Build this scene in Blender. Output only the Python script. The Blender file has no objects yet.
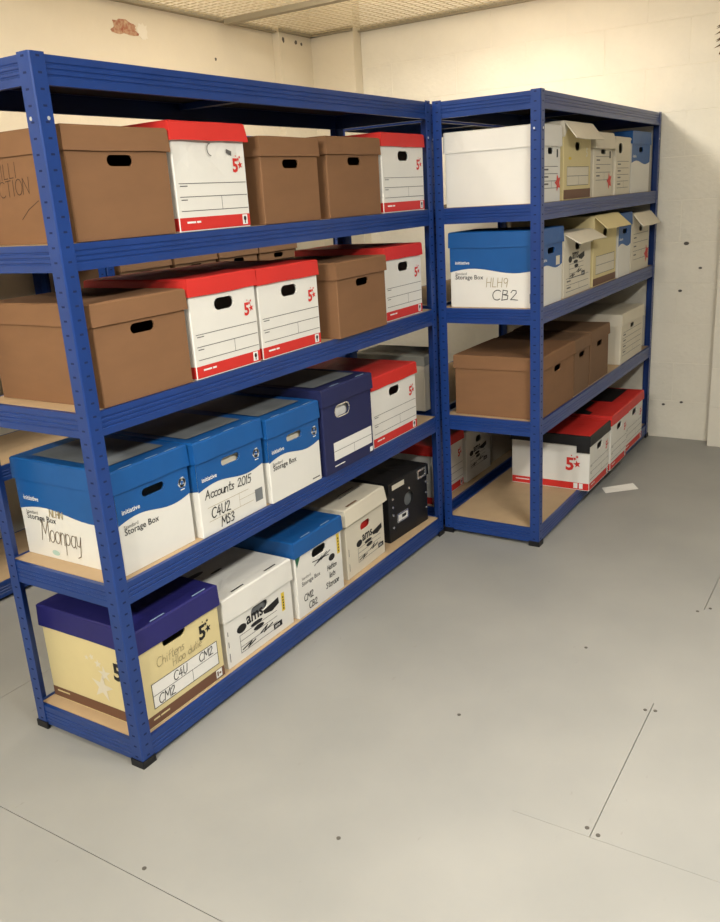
import bpy, bmesh, math, random
from mathutils import Vector, Matrix
random.seed(7)
S = bpy.context.scene
COL = S.collection

# ------------------------------------------------------------------ camera
cam_d = bpy.data.cameras.new('camera')
cam_d.sensor_fit = 'VERTICAL'
cam_d.sensor_height = 24.0
cam_d.lens = 24.0 * 839.1 / 922.0
cam_d.clip_start = 0.02
cam = bpy.data.objects.new('camera', cam_d)
COL.objects.link(cam)
cam.location = (-1.2957, -1.6142, 1.4661)
cam.rotation_euler = (1.2665, 0.0595, -1.013)
S.camera = cam

# ------------------------------------------------------------------ world, exposure, lamps
S.view_settings.view_transform = 'Standard'
S.view_settings.look = 'None'
S.view_settings.gamma = 1.0
S.view_settings.use_curve_mapping = False
S.view_settings.exposure = 0.0
w = bpy.data.worlds.new('world'); S.world = w; w.use_nodes = True
w.node_tree.nodes['Background'].inputs[0].default_value = (1.0, 0.95, 0.86, 1)
w.node_tree.nodes['Background'].inputs[1].default_value = 0.05

def lamp(name, loc, power, size=0.06, col=(1.0, 0.955, 0.875)):
    l = bpy.data.lights.new(name, 'POINT'); l.energy = power; l.shadow_soft_size = size; l.color = col
    o = bpy.data.objects.new(name, l); COL.objects.link(o); o.location = loc
    return o
# ceiling panels over the near aisle and over the far rows, unseen lamps added above and below the mesh to brighten the ceiling, unseen lamps to the left for the side faces
def panel(loc, sx, sy, power, col):
    l = bpy.data.lights.new('panel_light', 'AREA'); l.shape = 'RECTANGLE'; l.size = sx; l.size_y = sy
    l.energy = power; l.color = col
    o = bpy.data.objects.new('panel_light', l); COL.objects.link(o); o.location = loc
panel((0.00, -2.00, 2.43), 1.4, 0.3, 86, (1.0, 0.965, 0.90))
for x in (1.75, 2.3):
    lamp('unseen_lamp', (x, 0.18, 2.33), 5, col=(1.0, 0.95, 0.86))  # unseen weak lamps added to lift ceiling and upper walls
panel((2.45, 0.25, 2.43), 1.2, 0.25, 21, (1.0, 0.95, 0.87))
for x in (0.7, 2.4):
    lamp('unseen_lamp', (x, 0.55, 2.53), 25, col=(1.0, 0.94, 0.84))  # unseen, added above the mesh to brighten the ceiling deck
for y in (-1.0, -0.5):
    lamp('unseen_lamp', (-2.5, y, 2.30), 132, size=0.12, col=(1.0, 0.975, 0.92))

# ------------------------------------------------------------------ materials
def lin(c):
    return tuple(((v/255.0)/12.92 if v/255.0 <= 0.04045 else ((v/255.0+0.055)/1.055)**2.4) for v in c) + (1.0,)

def mat(name, rgb, rough=0.6, var=0.0, scale=8.0, bump=0.0, bscale=60.0, spec=0.4, metal=0.0, rgb2=None, stretch=None, coat=0.0):
    m = bpy.data.materials.new(name); m.use_nodes = True
    nt = m.node_tree; b = nt.nodes['Principled BSDF']
    b.inputs['Roughness'].default_value = rough
    b.inputs['Specular IOR Level'].default_value = spec
    b.inputs['Metallic'].default_value = metal
    b.inputs['Coat Weight'].default_value = coat
    c1 = lin(rgb)
    if var > 0 or rgb2:
        tc = nt.nodes.new('ShaderNodeTexCoord')
        mp = nt.nodes.new('ShaderNodeMapping')
        if stretch: mp.inputs['Scale'].default_value = stretch
        nt.links.new(tc.outputs['Object'], mp.inputs['Vector'])
        n = nt.nodes.new('ShaderNodeTexNoise'); n.inputs['Scale'].default_value = scale
        n.inputs['Detail'].default_value = 5; n.inputs['Roughness'].default_value = 0.6
        nt.links.new(mp.outputs['Vector'], n.inputs['Vector'])
        r = nt.nodes.new('ShaderNodeValToRGB')
        c2 = lin(rgb2) if rgb2 else tuple(min(1, v*(1-var)) for v in c1[:3]) + (1,)
        r.color_ramp.elements[0].position = 0.3; r.color_ramp.elements[0].color = c2
        r.color_ramp.elements[1].position = 0.65; r.color_ramp.elements[1].color = c1
        nt.links.new(n.outputs['Fac'], r.inputs['Fac'])
        nt.links.new(r.outputs['Color'], b.inputs['Base Color'])
    else:
        b.inputs['Base Color'].default_value = c1
    if bump > 0:
        tc = nt.nodes.new('ShaderNodeTexCoord')
        n = nt.nodes.new('ShaderNodeTexNoise'); n.inputs['Scale'].default_value = bscale; n.inputs['Detail'].default_value = 4
        nt.links.new(tc.outputs['Object'], n.inputs['Vector'])
        bp = nt.nodes.new('ShaderNodeBump'); bp.inputs['Strength'].default_value = bump; bp.inputs['Distance'].default_value = 0.01
        nt.links.new(n.outputs['Fac'], bp.inputs['Height'])
        nt.links.new(bp.outputs['Normal'], b.inputs['Normal'])
    return m

M = {}
M['blue_metal'] = mat('blue_enamelled_steel', (26, 60, 128), 0.33, 0.18, 6, spec=0.5)
M['slot'] = mat('dark_slot', (16, 32, 78), 0.8)
M['pale_dot'] = mat('bright_dot', (225, 228, 232), 0.3, metal=0.6)  # pale discs in place of post holes that show the bright wall
M['foot'] = mat('black_plastic', (18, 18, 22), 0.5)
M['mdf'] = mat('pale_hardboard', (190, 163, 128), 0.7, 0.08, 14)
M['mdf_under'] = mat('dark_board_underside', (50, 46, 44), 0.8)  # board underside coloured much darker than its top
M['kraft'] = mat('kraft_card', (133, 96, 65), 0.8, 0.10, 5, stretch=(1, 1, 3))
M['kraft_dull'] = mat('kraft_card_dull', (124, 94, 68), 0.8, 0.10, 5)
M['white'] = mat('white_card', (230, 228, 220), 0.65, 0.05, 5)
M['white_dull'] = mat('off_white_card', (224, 216, 196), 0.7, 0.07, 6)
M['cream'] = mat('cream_card', (222, 206, 154), 0.7, 0.06, 6)
M['red'] = mat('red_print_card', (214, 50, 44), 0.5, 0.10, 6)
M['blue_card'] = mat('blue_print_card', (22, 88, 156), 0.45, 0.12, 6)
M['navy_card'] = mat('navy_print_card', (34, 40, 84), 0.5, 0.15, 6)
M['violet_card'] = mat('deep_blue_card', (38, 37, 106), 0.5, 0.12, 6)
M['black_card'] = mat('black_card', (26, 26, 28), 0.5, 0.2, 8)
M['brown_print'] = mat('brown_print', (112, 78, 58), 0.6)
M['black_ink'] = mat('black_ink', (28, 27, 28), 0.6)
M['grey_ink'] = mat('grey_line_ink', (96, 94, 92), 0.6)
M['pen_ink'] = mat('faint_pen_ink', (120, 104, 84), 0.7)
M['marker_ink'] = mat('brown_marker_ink', (74, 52, 34), 0.7)
M['pencil'] = mat('pencil_grey', (172, 158, 122), 0.7)
M['white_ink'] = mat('white_ink', (236, 236, 232), 0.6)
M['yellow'] = mat('yellow_print', (226, 196, 60), 0.6)
M['tape_scuff'] = mat('pale_scuff', (150, 176, 206), 0.6)
M['grey_panel'] = mat('dusty_grey_panel', (126, 130, 132), 0.55, 0.3, 7)
M['paper'] = mat('white_paper', (232, 230, 224), 0.7)
M['chrome'] = mat('bright_metal', (210, 210, 210), 0.25, metal=0.8)
M['wall'] = mat('cream_wall_paint', (216, 207, 186), 0.75, 0.05, 2.5, bump=0.25, bscale=35)
M['block'] = mat('cream_painted_block', (224, 219, 204), 0.75, 0.05, 5, bump=0.35, bscale=40)
M['joint'] = mat('painted_mortar', (224, 218, 202), 0.85)
M['brickpatch'] = mat('bare_brick', (150, 86, 64), 0.9, 0.5, 40, rgb2=(196, 172, 140))
M['ceil'] = mat('cream_ceiling_deck', (252, 243, 222), 0.8, 0.08, 10)
M['alu'] = mat('aluminium_trim', (150, 142, 122), 0.45, spec=0.5)
M['wire'] = mat('galvanised_wire', (190, 176, 146), 0.5)
M['seam'] = mat('dark_seam', (90, 86, 80), 0.9)
M['screw'] = mat('dark_screw', (84, 80, 74), 0.6)
M['brown_leaf'] = mat('dark_brown_leaf', (104, 80, 50), 0.7, 0.3, 20)

def floor_mat():
    m = mat('grey_floor_paint', (196, 192, 184), 0.42, 0.0, spec=0.35)
    nt = m.node_tree; b = nt.nodes['Principled BSDF']
    geo = nt.nodes.new('ShaderNodeNewGeometry')
    n = nt.nodes.new('ShaderNodeTexNoise'); n.inputs['Scale'].default_value = 2.2; n.inputs['Detail'].default_value = 6
    nt.links.new(geo.outputs['Position'], n.inputs['Vector'])
    r = nt.nodes.new('ShaderNodeValToRGB')
    r.color_ramp.elements[0].position = 0.3; r.color_ramp.elements[0].color = lin((147, 147, 143))
    r.color_ramp.elements[1].position = 0.7; r.color_ramp.elements[1].color = lin((158, 157, 152))
    nt.links.new(n.outputs['Fac'], r.inputs['Fac'])
    # scattered scuff marks
    n2 = nt.nodes.new('ShaderNodeTexNoise'); n2.inputs['Scale'].default_value = 17; n2.inputs['Detail'].default_value = 3
    mp = nt.nodes.new('ShaderNodeMapping'); mp.inputs['Scale'].default_value = (1.0, 2.6, 1); mp.inputs['Rotation'].default_value = (0, 0, 0.6)
    nt.links.new(geo.outputs['Position'], mp.inputs['Vector']); nt.links.new(mp.outputs['Vector'], n2.inputs['Vector'])
    r2 = nt.nodes.new('ShaderNodeValToRGB')
    r2.color_ramp.elements[0].position = 0.70; r2.color_ramp.elements[0].color = (0, 0, 0, 1)
    r2.color_ramp.elements[1].position = 0.80; r2.color_ramp.elements[1].color = (0.35, 0.35, 0.35, 1)
    nt.links.new(n2.outputs['Fac'], r2.inputs['Fac'])
    mx = nt.nodes.new('ShaderNodeMixRGB'); mx.inputs['Color2'].default_value = lin((120, 116, 109))
    nt.links.new(r2.outputs['Color'], mx.inputs['Fac']); nt.links.new(r.outputs['Color'], mx.inputs['Color1'])
    nt.links.new(mx.outputs['Color'], b.inputs['Base Color'])
    return m
M['floor'] = floor_mat()

# ------------------------------------------------------------------ mesh helpers
class MB:
    """collects vertices and faces for one mesh object"""
    def __init__(s): s.v = []; s.f = []; s.mi = []
    def add(s, verts, faces, mi=0):
        o = len(s.v); s.v += [tuple(p) for p in verts]
        s.f += [tuple(i+o for i in f) for f in faces]; s.mi += [mi]*len(faces)
    def box(s, a, b, mi=0):
        (x0, y0, z0), (x1, y1, z1) = a, b
        s.add([(x0,y0,z0),(x1,y0,z0),(x1,y1,z0),(x0,y1,z0),(x0,y0,z1),(x1,y0,z1),(x1,y1,z1),(x0,y1,z1)],
              [(0,3,2,1),(4,5,6,7),(0,1,5,4),(1,2,6,5),(2,3,7,6),(3,0,4,7)], mi)
    def prism(s, pts, axis, a, b, mi=0):
        """closed 2D outline pushed from a to b along axis; pts are the other two coordinates in xyz order"""
        def P(p, t):
            if axis == 'x': return (t, p[0], p[1])
            if axis == 'y': return (p[0], t, p[1])
            return (p[0], p[1], t)
        n = len(pts)
        s.add([P(p, a) for p in pts]+[P(p, b) for p in pts],
              [tuple(range(n-1, -1, -1)), tuple(range(n, 2*n))]+[(i, (i+1) % n, n+(i+1) % n, n+i) for i in range(n)], mi)
    def build(s, name, mats, parent=None, kind=None, smooth=False):
        me = bpy.data.meshes.new(name); me.from_pydata(s.v, [], s.f)
        if not isinstance(mats, (list, tuple)): mats = [mats]
        for m in mats: me.materials.append(m)
        if any(s.mi): me.polygons.foreach_set('material_index', s.mi)
        if smooth: me.polygons.foreach_set('use_smooth', [True]*len(me.polygons))
        bm = bmesh.new(); bm.from_mesh(me); bmesh.ops.recalc_face_normals(bm, faces=bm.faces); bm.to_mesh(me); bm.free()
        return link(name, me, parent, kind)

def link(name, me, parent=None, kind=None):
    o = bpy.data.objects.new(name, me); COL.objects.link(o)
    if parent: o.parent = parent
    if kind: o['kind'] = kind
    return o
def thing(name, label, cat, loc=(0, 0, 0), rotz=0.0, group=None):
    o = bpy.data.objects.new(name, None); COL.objects.link(o)
    o.empty_display_size = 0.1
    o.location = loc; o.rotation_euler = (0, 0, rotz)
    o['label'] = label; o['category'] = cat
    if group: o['group'] = group
    return o
def copy_tree(o, parent=None):
    c = o.copy(); COL.objects.link(c)
    if parent: c.parent = parent
    for ch in list(o.children): copy_tree(ch, c)
    return c
def struct(name, mb, m):
    o = mb.build(name, m); o['kind'] = 'structure'; return o

# ------------------------------------------------------------------ the room
WX, WY, CZ = 3.70, 1.80, 2.46
# floor: big painted boards over a dark bed; a gap shows where a seam shows
fb = MB(); fb.box((-4.0, -4.2, -0.06), (4.0, 2.0, -0.012))
floor = struct('floor', fb, M['seam'])
def board(x0, y0, x1, y1, l=0, r=0, d=0, u=0):
    b = MB(); b.box((x0+l, y0+d, -0.012), (x1-r, y1-u, 0.0)); b.build('floor_panel', M['floor'], floor)
g = 0.0011; t = 0.0004
board(-4.0, -4.2, -0.29, 0.687, r=g, u=g)
board(-4.0, 0.687, 4.0, 2.0, d=g)
board(-0.29, -4.2, 0.318, -1.145, l=g, r=t)
board(-0.29, -1.145, 0.318, -0.95, l=g, r=t)
board(-0.29, -0.95, 0.318, 0.687, l=g, u=g)
board(0.318, -4.2, 0.93, -1.142, l=t, u=g)
board(0.318, -1.142, 0.93, -0.95, l=t, d=g)
board(0.318, -0.95, 0.93, 0.687, u=g)
board(0.93, -4.2, 1.58, 0.687, u=g)
board(1.58, -4.2, 4.0, -1.158, u=g)
board(1.58, -1.158, 4.0, 0.687, d=g, u=g)
for x, y in ((0.345, -1.128), (0.333, -1.158), (0.885, -1.128), (0.893, -1.155), (1.56, -1.14), (1.6, -1.175),
             (-0.262, -0.27), (0.035, -0.62), (0.62, -0.66), (1.15, -0.87)):
    s_ = MB(); n = 10
    s_.prism([(x+0.0055*math.cos(k*2*math.pi/n), y+0.0055*math.sin(k*2*math.pi/n)) for k in range(n)], 'z', 0.0, 0.0012)
    s_.build('screw', M['screw'], floor)

# walls
b = MB(); b.box((-4.0, WY, 0), (4.0, 2.0, 2.98)); wall_back = struct('wall_back', b, M['wall'])
b = MB(); b.box((WX, -4.2, 0), (4.0, WY, 2.98)); wall_right = struct('wall_right', b, M['joint'])
# thicker masonry round the far corner and the pier on the right wall
b = MB(); b.box((3.27, 1.75, 0), (WX, WY, 2.98)); wall_corner = struct('wall_corner_back', b, M['wall'])
b = MB(); b.box((3.61, 1.43, 0), (WX, 1.75, 2.98)); struct('wall_corner_right', b, M['wall'])
b = MB(); b.box((3.602, -1.9, 0), (WX, -0.79, 2.98)); wall_pier = struct('wall_pier', b, M['joint'])

def bevel_block(sx, sy, sz, bv=0.004):
    """block with its face on -x: front rim bevelled; origin at the back lower corner"""
    m_ = MB()
    v = [(0, 0, 0), (0, sy, 0), (0, sy, sz), (0, 0, sz),
         (-sx+bv, 0, 0), (-sx+bv, sy, 0), (-sx+bv, sy, sz), (-sx+bv, 0, sz),
         (-sx, bv, bv), (-sx, sy-bv, bv), (-sx, sy-bv, sz-bv), (-sx, bv, sz-bv)]
    f = [(0, 1, 5, 4), (1, 2, 6, 5), (2, 3, 7, 6), (3, 0, 4, 7), (4, 5, 9, 8), (5, 6, 10, 9), (6, 7, 11, 10), (7, 4, 8, 11), (8, 9, 10, 11)]
    m_.add(v, f); return m_
_bl = {}
def block(parent, x, y0, y1, z0, z1):
    key = (round(y1-y0, 3), round(z1-z0, 3))
    if key not in _bl:
        o = bevel_block(0.0044, y1-y0, z1-z0, 0.0016).build('block', M['block'], parent); _bl[key] = o.data
    else:
        o = link('block', _bl[key], parent)
    o.location = (x + random.uniform(-0.0008, 0.0008), y0, z0)
j = 0.0014
for k in range(11):
    z0 = k*0.225 + j/2; z1 = min((k+1)*0.225, CZ) - j/2
    y = -0.79 + (0.0 if k % 2 == 0 else -0.22)
    while y < 1.43:
        a, c = max(y, -0.79)+j/2, min(y+0.445, 1.43)-j/2
        if c-a > 0.03: block(wall_right, WX+0.003, a, c, z0, z1)
        y += 0.445
    y = -0.79
    first = 0.30 if k % 2 else 0.445
    while y > -1.9:
        a = max(y-first, -1.9); 
        if y-a > 0.03: block(wall_pier, 3.605, a+j/2, y-j/2 if y < -0.8 else y, z0, z1)
        y -= first; first = 0.445
# bare brick where paint has come off the back wall
def blob(name, m_, parent, cx, cz, rx, rz, n=26, seed=1, y=WY):
    r = random.Random(seed); pts = []
    for k in range(n):
        a = 2*math.pi*k/n; q = 1+r.uniform(-.22, .22)
        ca, sa = math.cos(a), math.sin(a)
        sq = 1/max(abs(ca), abs(sa))**0.6
        pts.append((cx+rx*q*sq*ca, cz+rz*q*sq*sa))
    mm = MB(); mm.prism(pts, 'y', y-0.0015, y+0.001); return mm.build(name, m_, parent)
blob('bare_brick_patch', M['brickpatch'], wall_back, 2.05, 2.345, 0.085, 0.032, seed=4)
blob('bare_brick_patch', M['joint'], wall_back, 2.17, 2.34, 0.035, 0.035, seed=9)
blob('chipped_hole', M['screw'], wall_back, 2.72, 2.26, 0.008, 0.008, 10, seed=3)
blob('chipped_hole', M['screw'], wall_corner, 3.31, 2.415, 0.010, 0.014, 10, seed=5, y=1.75)
blob('chipped_hole', M['screw'], wall_corner, 3.44, 2.415, 0.012, 0.012, 10, seed=6, y=1.75)
blob('chipped_hole', M['screw'], wall_corner, 3.50, 2.41, 0.010, 0.010, 10, seed=7, y=1.75)
# marks on the right wall
for (yy, zz, rr) in ((-0.68, 0.985, 0.008), (-0.58, 0.86, 0.009), (-0.60, 1.118, 0.012), (-0.62, 0.22, 0.008), (-0.52, 0.20, 0.008)):
    mm = MB(); n = 9
    mm.prism([(yy+rr*math.cos(k*2*math.pi/n)*1.2, zz+rr*0.8*math.sin(k*2*math.pi/n)) for k in range(n)], 'x', WX-0.0055, WX-0.002)
    mm.build('chipped_hole', M['screw'], wall_right)

# ceiling: pale deck with a wire mesh hung under it in aluminium bars
b = MB(); b.box((-4.0, -4.2, 2.98), (4.0, 2.0, 3.10)); ceiling = struct('ceiling', b, M['ceil'])
wires = MB()
def wire_x(y): wires.prism([(y-.0016, 2.470), (y+.0016, 2.470), (y, 2.4735)], 'x', -3.8, WX)
def wire_y(x): wires.prism([(x-.0016, 2.4735), (x+.0016, 2.4735), (x, 2.477)], 'y', -4.0, WY)
y = -4.0
while y < WY: wire_x(y); y += 0.05
x = -3.8
while x < WX: wire_y(x); x += 0.05
wires.build('wire_mesh', M['wire'], ceiling, kind='stuff')
def trim(name, a, b_):
    m_ = MB(); m_.box(a, b_); return struct(name, m_, M['alu'])
def angle_x(name, x0, x1, y):     # L section against a wall that faces -y
    m_ = MB(); m_.prism([(y, 2.455), (y-.035, 2.455), (y-.035, 2.462), (y-.004, 2.462), (y-.004, 2.49), (y, 2.49)], 'x', x0, x1); return struct(name, m_, M['alu'])
def angle_y(name, y0, y1, x):
    m_ = MB(); m_.prism([(x, 2.455), (x-.035, 2.455), (x-.035, 2.462), (x-.004, 2.462), (x-.004, 2.49), (x, 2.49)], 'y', y0, y1); return struct(name, m_, M['alu'])
angle_x('trim_1', -3.8, 3.27, WY)
angle_x('trim_2', 3.27, 3.61, 1.75)
angle_y('trim_3', 1.43, 1.75, 3.61)
angle_y('trim_4', -0.79, 1.43, WX)
trim('trim_5', (2.775, -4.0, 2.440), (2.825, WY-.04, 2.468))
trim('trim_6', (1.20, -4.0, 2.440), (1.25, WY-.04, 2.468))
trim('trim_7', (-0.40, -4.0, 2.440), (-0.35, WY-.04, 2.468))

# ------------------------------------------------------------------ shelving unit
UW, UD, UH = 1.83, 0.446, 1.806
LEV = (0.078, 0.546, 1.006, 1.404, 1.802)
def profile():
    """beam section: (out, z) with out = distance inward from the face, z below the top"""
    o = [(0.012, 0.0), (0.0, 0.0)]
    for c in (0.018, 0.030, 0.042):
        o += [(0.0, -c+0.003), (0.0022, -c+0.0012), (0.0022, -c-0.0012), (0.0, -c-0.003)]
    o += [(0.0, -0.062), (0.014, -0.062), (0.014, -0.0605), (0.0045, -0.0605), (0.0045, -0.0095), (0.012, -0.0095)]
    return o
def make_unit(label, group):
    root = thing('shelving_unit', label, 'shelving unit', group=group)
    bl = M['blue_metal']
    e = 0.0025
    post_m = foot_m = slot_m = dot_m = None
    for ix, iy in ((0, 0), (1, 0), (0, 1), (1, 1)):
        def fx(v): return v if ix == 0 else UW-v
        def fy(v): return v if iy == 0 else UD-v
        pm = MB()
        L = [(0.003, 0), (0.040, 0), (0.040, 0.002), (0.0035, 0.002), (0.002, 0.0035), (0.002, 0.040), (0, 0.040), (0, 0.003)]
        pm.prism([(fx(a), fy(c)) for a, c in L], 'z', 0.012, UH)
        post = pm.build('post', bl, root)
        fm = MB()
        Lf = [(-.003, -.003), (.045, -.003), (.045, .006), (.006, .006), (.006, .045), (-.003, .045)]
        fm.prism([(fx(a), fy(c)) for a, c in Lf], 'z', 0.0, 0.022)
        fm.build('foot', M['foot'], post)
        sm = MB()
        z = 0.03
        while z < UH-0.01:
            for q in (0.0, ):
                xa, xb = sorted((fx(0.017), fx(0.027))); ya, yb = sorted((fy(-0.0004), fy(0.001)))
                sm.box((xa, ya, z), (xb, yb, z+0.0045))
                xa, xb = sorted((fx(-0.0004), fx(0.001))); ya, yb = sorted((fy(0.017), fy(0.027)))
                sm.box((xa, ya, z), (xb, yb, z+0.0045))
            z += 0.0333
        sm.build('slot_row', M['slot'], post, kind='stuff')
        for zz in (1.672,) if iy == 0 else ():
            rm = MB(); n = 8
            ya, yb = sorted((fy(-0.0012), fy(0.001)))
            rm.prism([(fx(0.026)+0.0038*math.cos(k*2*math.pi/n), zz+0.0045*math.sin(k*2*math.pi/n)) for k in range(n)], 'y', ya, yb)
            rm.build('pale_dot', M['pale_dot'], post)
            rm = MB()
            xa, xb = sorted((fx(-0.0012), fx(0.001)))
            rm.prism([(fy(0.026)+0.0038*math.cos(k*2*math.pi/n), zz+0.0045*math.sin(k*2*math.pi/n)) for k in range(n)], 'x', xa, xb)
            rm.build('pale_dot', M['pale_dot'], post)
    pr = profile()
    def beam_long(back):
        m_ = MB()
        pts = [((e+a) if not back else (UD-e-a), c) for a, c in pr]
        m_.prism(pts, 'x', 0.004, UW-0.004); return m_
    def beam_short(right):
        m_ = MB()
        pts = [((e+a) if not right else (UW-e-a), c) for a, c in pr]
        m_.prism(pts, 'y', 0.018, UD-0.018); return m_
    def board_m():
        m_ = MB(); x0, x1, y0, y1 = e+.0145, UW-e-.0145, e+.0145, UD-e-.0145
        x0, x1, y0, y1 = 0.016, UW-0.016, 0.016, UD-0.016
        z0, z1 = -0.0090, 0.0005
        v = [(x0,y0,z0),(x1,y0,z0),(x1,y1,z0),(x0,y1,z0),(x0,y0,z1),(x1,y0,z1),(x1,y1,z1),(x0,y1,z1)]
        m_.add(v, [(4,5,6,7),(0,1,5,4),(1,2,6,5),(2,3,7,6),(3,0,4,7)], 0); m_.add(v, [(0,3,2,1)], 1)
        return m_
    first = None
    for z in LEV:
        if first is None:
            objs = [beam_long(False).build('beam', bl, root), beam_long(True).build('beam', bl, root),
                    beam_short(False).build('end_beam', bl, root), beam_short(True).build('end_beam', bl, root),
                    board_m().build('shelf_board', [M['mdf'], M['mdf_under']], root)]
            tb = MB(); tb.prism([(UW/2-.015, -.012), (UW/2+.015, -.012), (UW/2+.015, -.030), (UW/2-.015, -.030)], 'y', 0.012, UD-0.012)
            objs.append(tb.build('tie_bar', bl, root)); first = objs
        else:
            objs = [link(o.name.split('.')[0], o.data, root) for o in first]
        for o in objs: o.location.z = z
    return root
GU = None
unit_a = make_unit('blue steel shelving unit nearest the camera, its five levels filled with archive boxes', GU)
unit_a.scale = (1.843/UW, 1, 1)
unit_b = copy_tree(unit_a); unit_b.location = (1.8685, -0.4387, 0); unit_b.scale = (1.8195/UW, 1, 1)
unit_b['label'] = 'blue shelving unit standing forward by the white wall, its lowest shelf half empty'
unit_c = copy_tree(unit_a); unit_c.location = (1.930, 0.050, 0); unit_c.scale = (1.76/UW, 1, 1)
unit_c['label'] = 'blue shelving unit mostly hidden behind the right-hand forward unit'
unit_d = copy_tree(unit_a); unit_d.location = (-0.565, 1.30, 0); unit_d.scale = (1, 1, 0.988)
unit_d['label'] = 'shelving unit with bare boards at the back wall, glimpsed at the left edge'
unit_e = copy_tree(unit_a); unit_e.location = (1.273, 1.30, 0); unit_e.scale = (1, 1, 1)
unit_e['label'] = 'shelving unit at the back wall holding brown boxes, glimpsed over the red lids'

# ------------------------------------------------------------------ archive boxes
class Face:
    """maps (u, v) on a box side to 3D, lifted off the card; u runs left to right as one looks at that side"""
    def __init__(s, side, w, d, h, off=0.0): s.side, s.w, s.d, s.h, s.off = side, w, d, h, off
    def __call__(s, u, v, lift):
        l = lift+s.off
        if s.side == 'front': return (u-s.w/2, -l, v)
        if s.side == 'left': return (-s.w/2-l, s.d-u, v)
        if s.side == 'right': return (s.w/2+l, u, v)
        return (u-s.w/2, v, s.h+l)          # top: u across, v depth
def decal(parent, name, face, polys, m_, lift=0.0006, label=None, thick=0.0):
    mm = MB()
    for p in polys:
        mm.add([face(u, v, lift) for u, v in p], [tuple(range(len(p)))])
    me = bpy.data.meshes.new(name); me.from_pydata(mm.v, [], mm.f); me.materials.append(m_)
    o = link(name, me, parent)
    if label: o['label'] = label
    return o
def rect(u0, v0, u1, v1): return [(u0, v0), (u1, v0), (u1, v1), (u0, v1)]
def frame(u0, v0, u1, v1, t=0.002):
    return [rect(u0, v0, u1, v0+t), rect(u0, v1-t, u1, v1), rect(u0, v0+t, u0+t, v1-t), rect(u1-t, v0+t, u1, v1-t)]
def strokes(lines, wd):
    out = []
    for L in lines:
        for (a, b_) in zip(L[:-1], L[1:]):
            dx, dy = b_[0]-a[0], b_[1]-a[1]; q = math.hypot(dx, dy)
            if q < 1e-6: continue
            ex, ey = dx/q*wd*.45, dy/q*wd*.45; nx, ny = -dy/q*wd/2, dx/q*wd/2
            out.append([(a[0]-ex-nx, a[1]-ey-ny), (b_[0]+ex-nx, b_[1]+ey-ny), (b_[0]+ex+nx, b_[1]+ey+ny), (a[0]-ex+nx, a[1]-ey+ny)])
    return out
_txt = {}
def text_polys(s_, u, v, size, bold=0.0, sx=1.0, rot=0.0):
    key = (s_, bold)
    if key not in _txt:
        c = bpy.data.curves.new('lettering', 'FONT'); c.body = s_; c.offset = bold; c.resolution_u = 2
        o = bpy.data.objects.new('lettering', c)
        me = bpy.data.meshes.new_from_object(o)
        _txt[key] = ([tuple(q.co[:2]) for q in me.vertices], [tuple(p.vertices) for p in me.polygons])
        bpy.data.objects.remove(o); bpy.data.meshes.remove(me); bpy.data.curves.remove(c)
    V, F = _txt[key]; cr, sr = math.cos(rot), math.sin(rot)
    T = [(u+size*(a*sx*cr-b_*sr), v+size*(a*sx*sr+b_*cr)) for a, b_ in V]
    return [[T[i] for i in f] for f in F]
def arc(cx, cy, rx, ry, a0, a1, n=7):
    return [(cx+rx*math.cos(math.radians(a0+(a1-a0)*k/n)), cy+ry*math.sin(math.radians(a0+(a1-a0)*k/n))) for k in range(n+1)]
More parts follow.
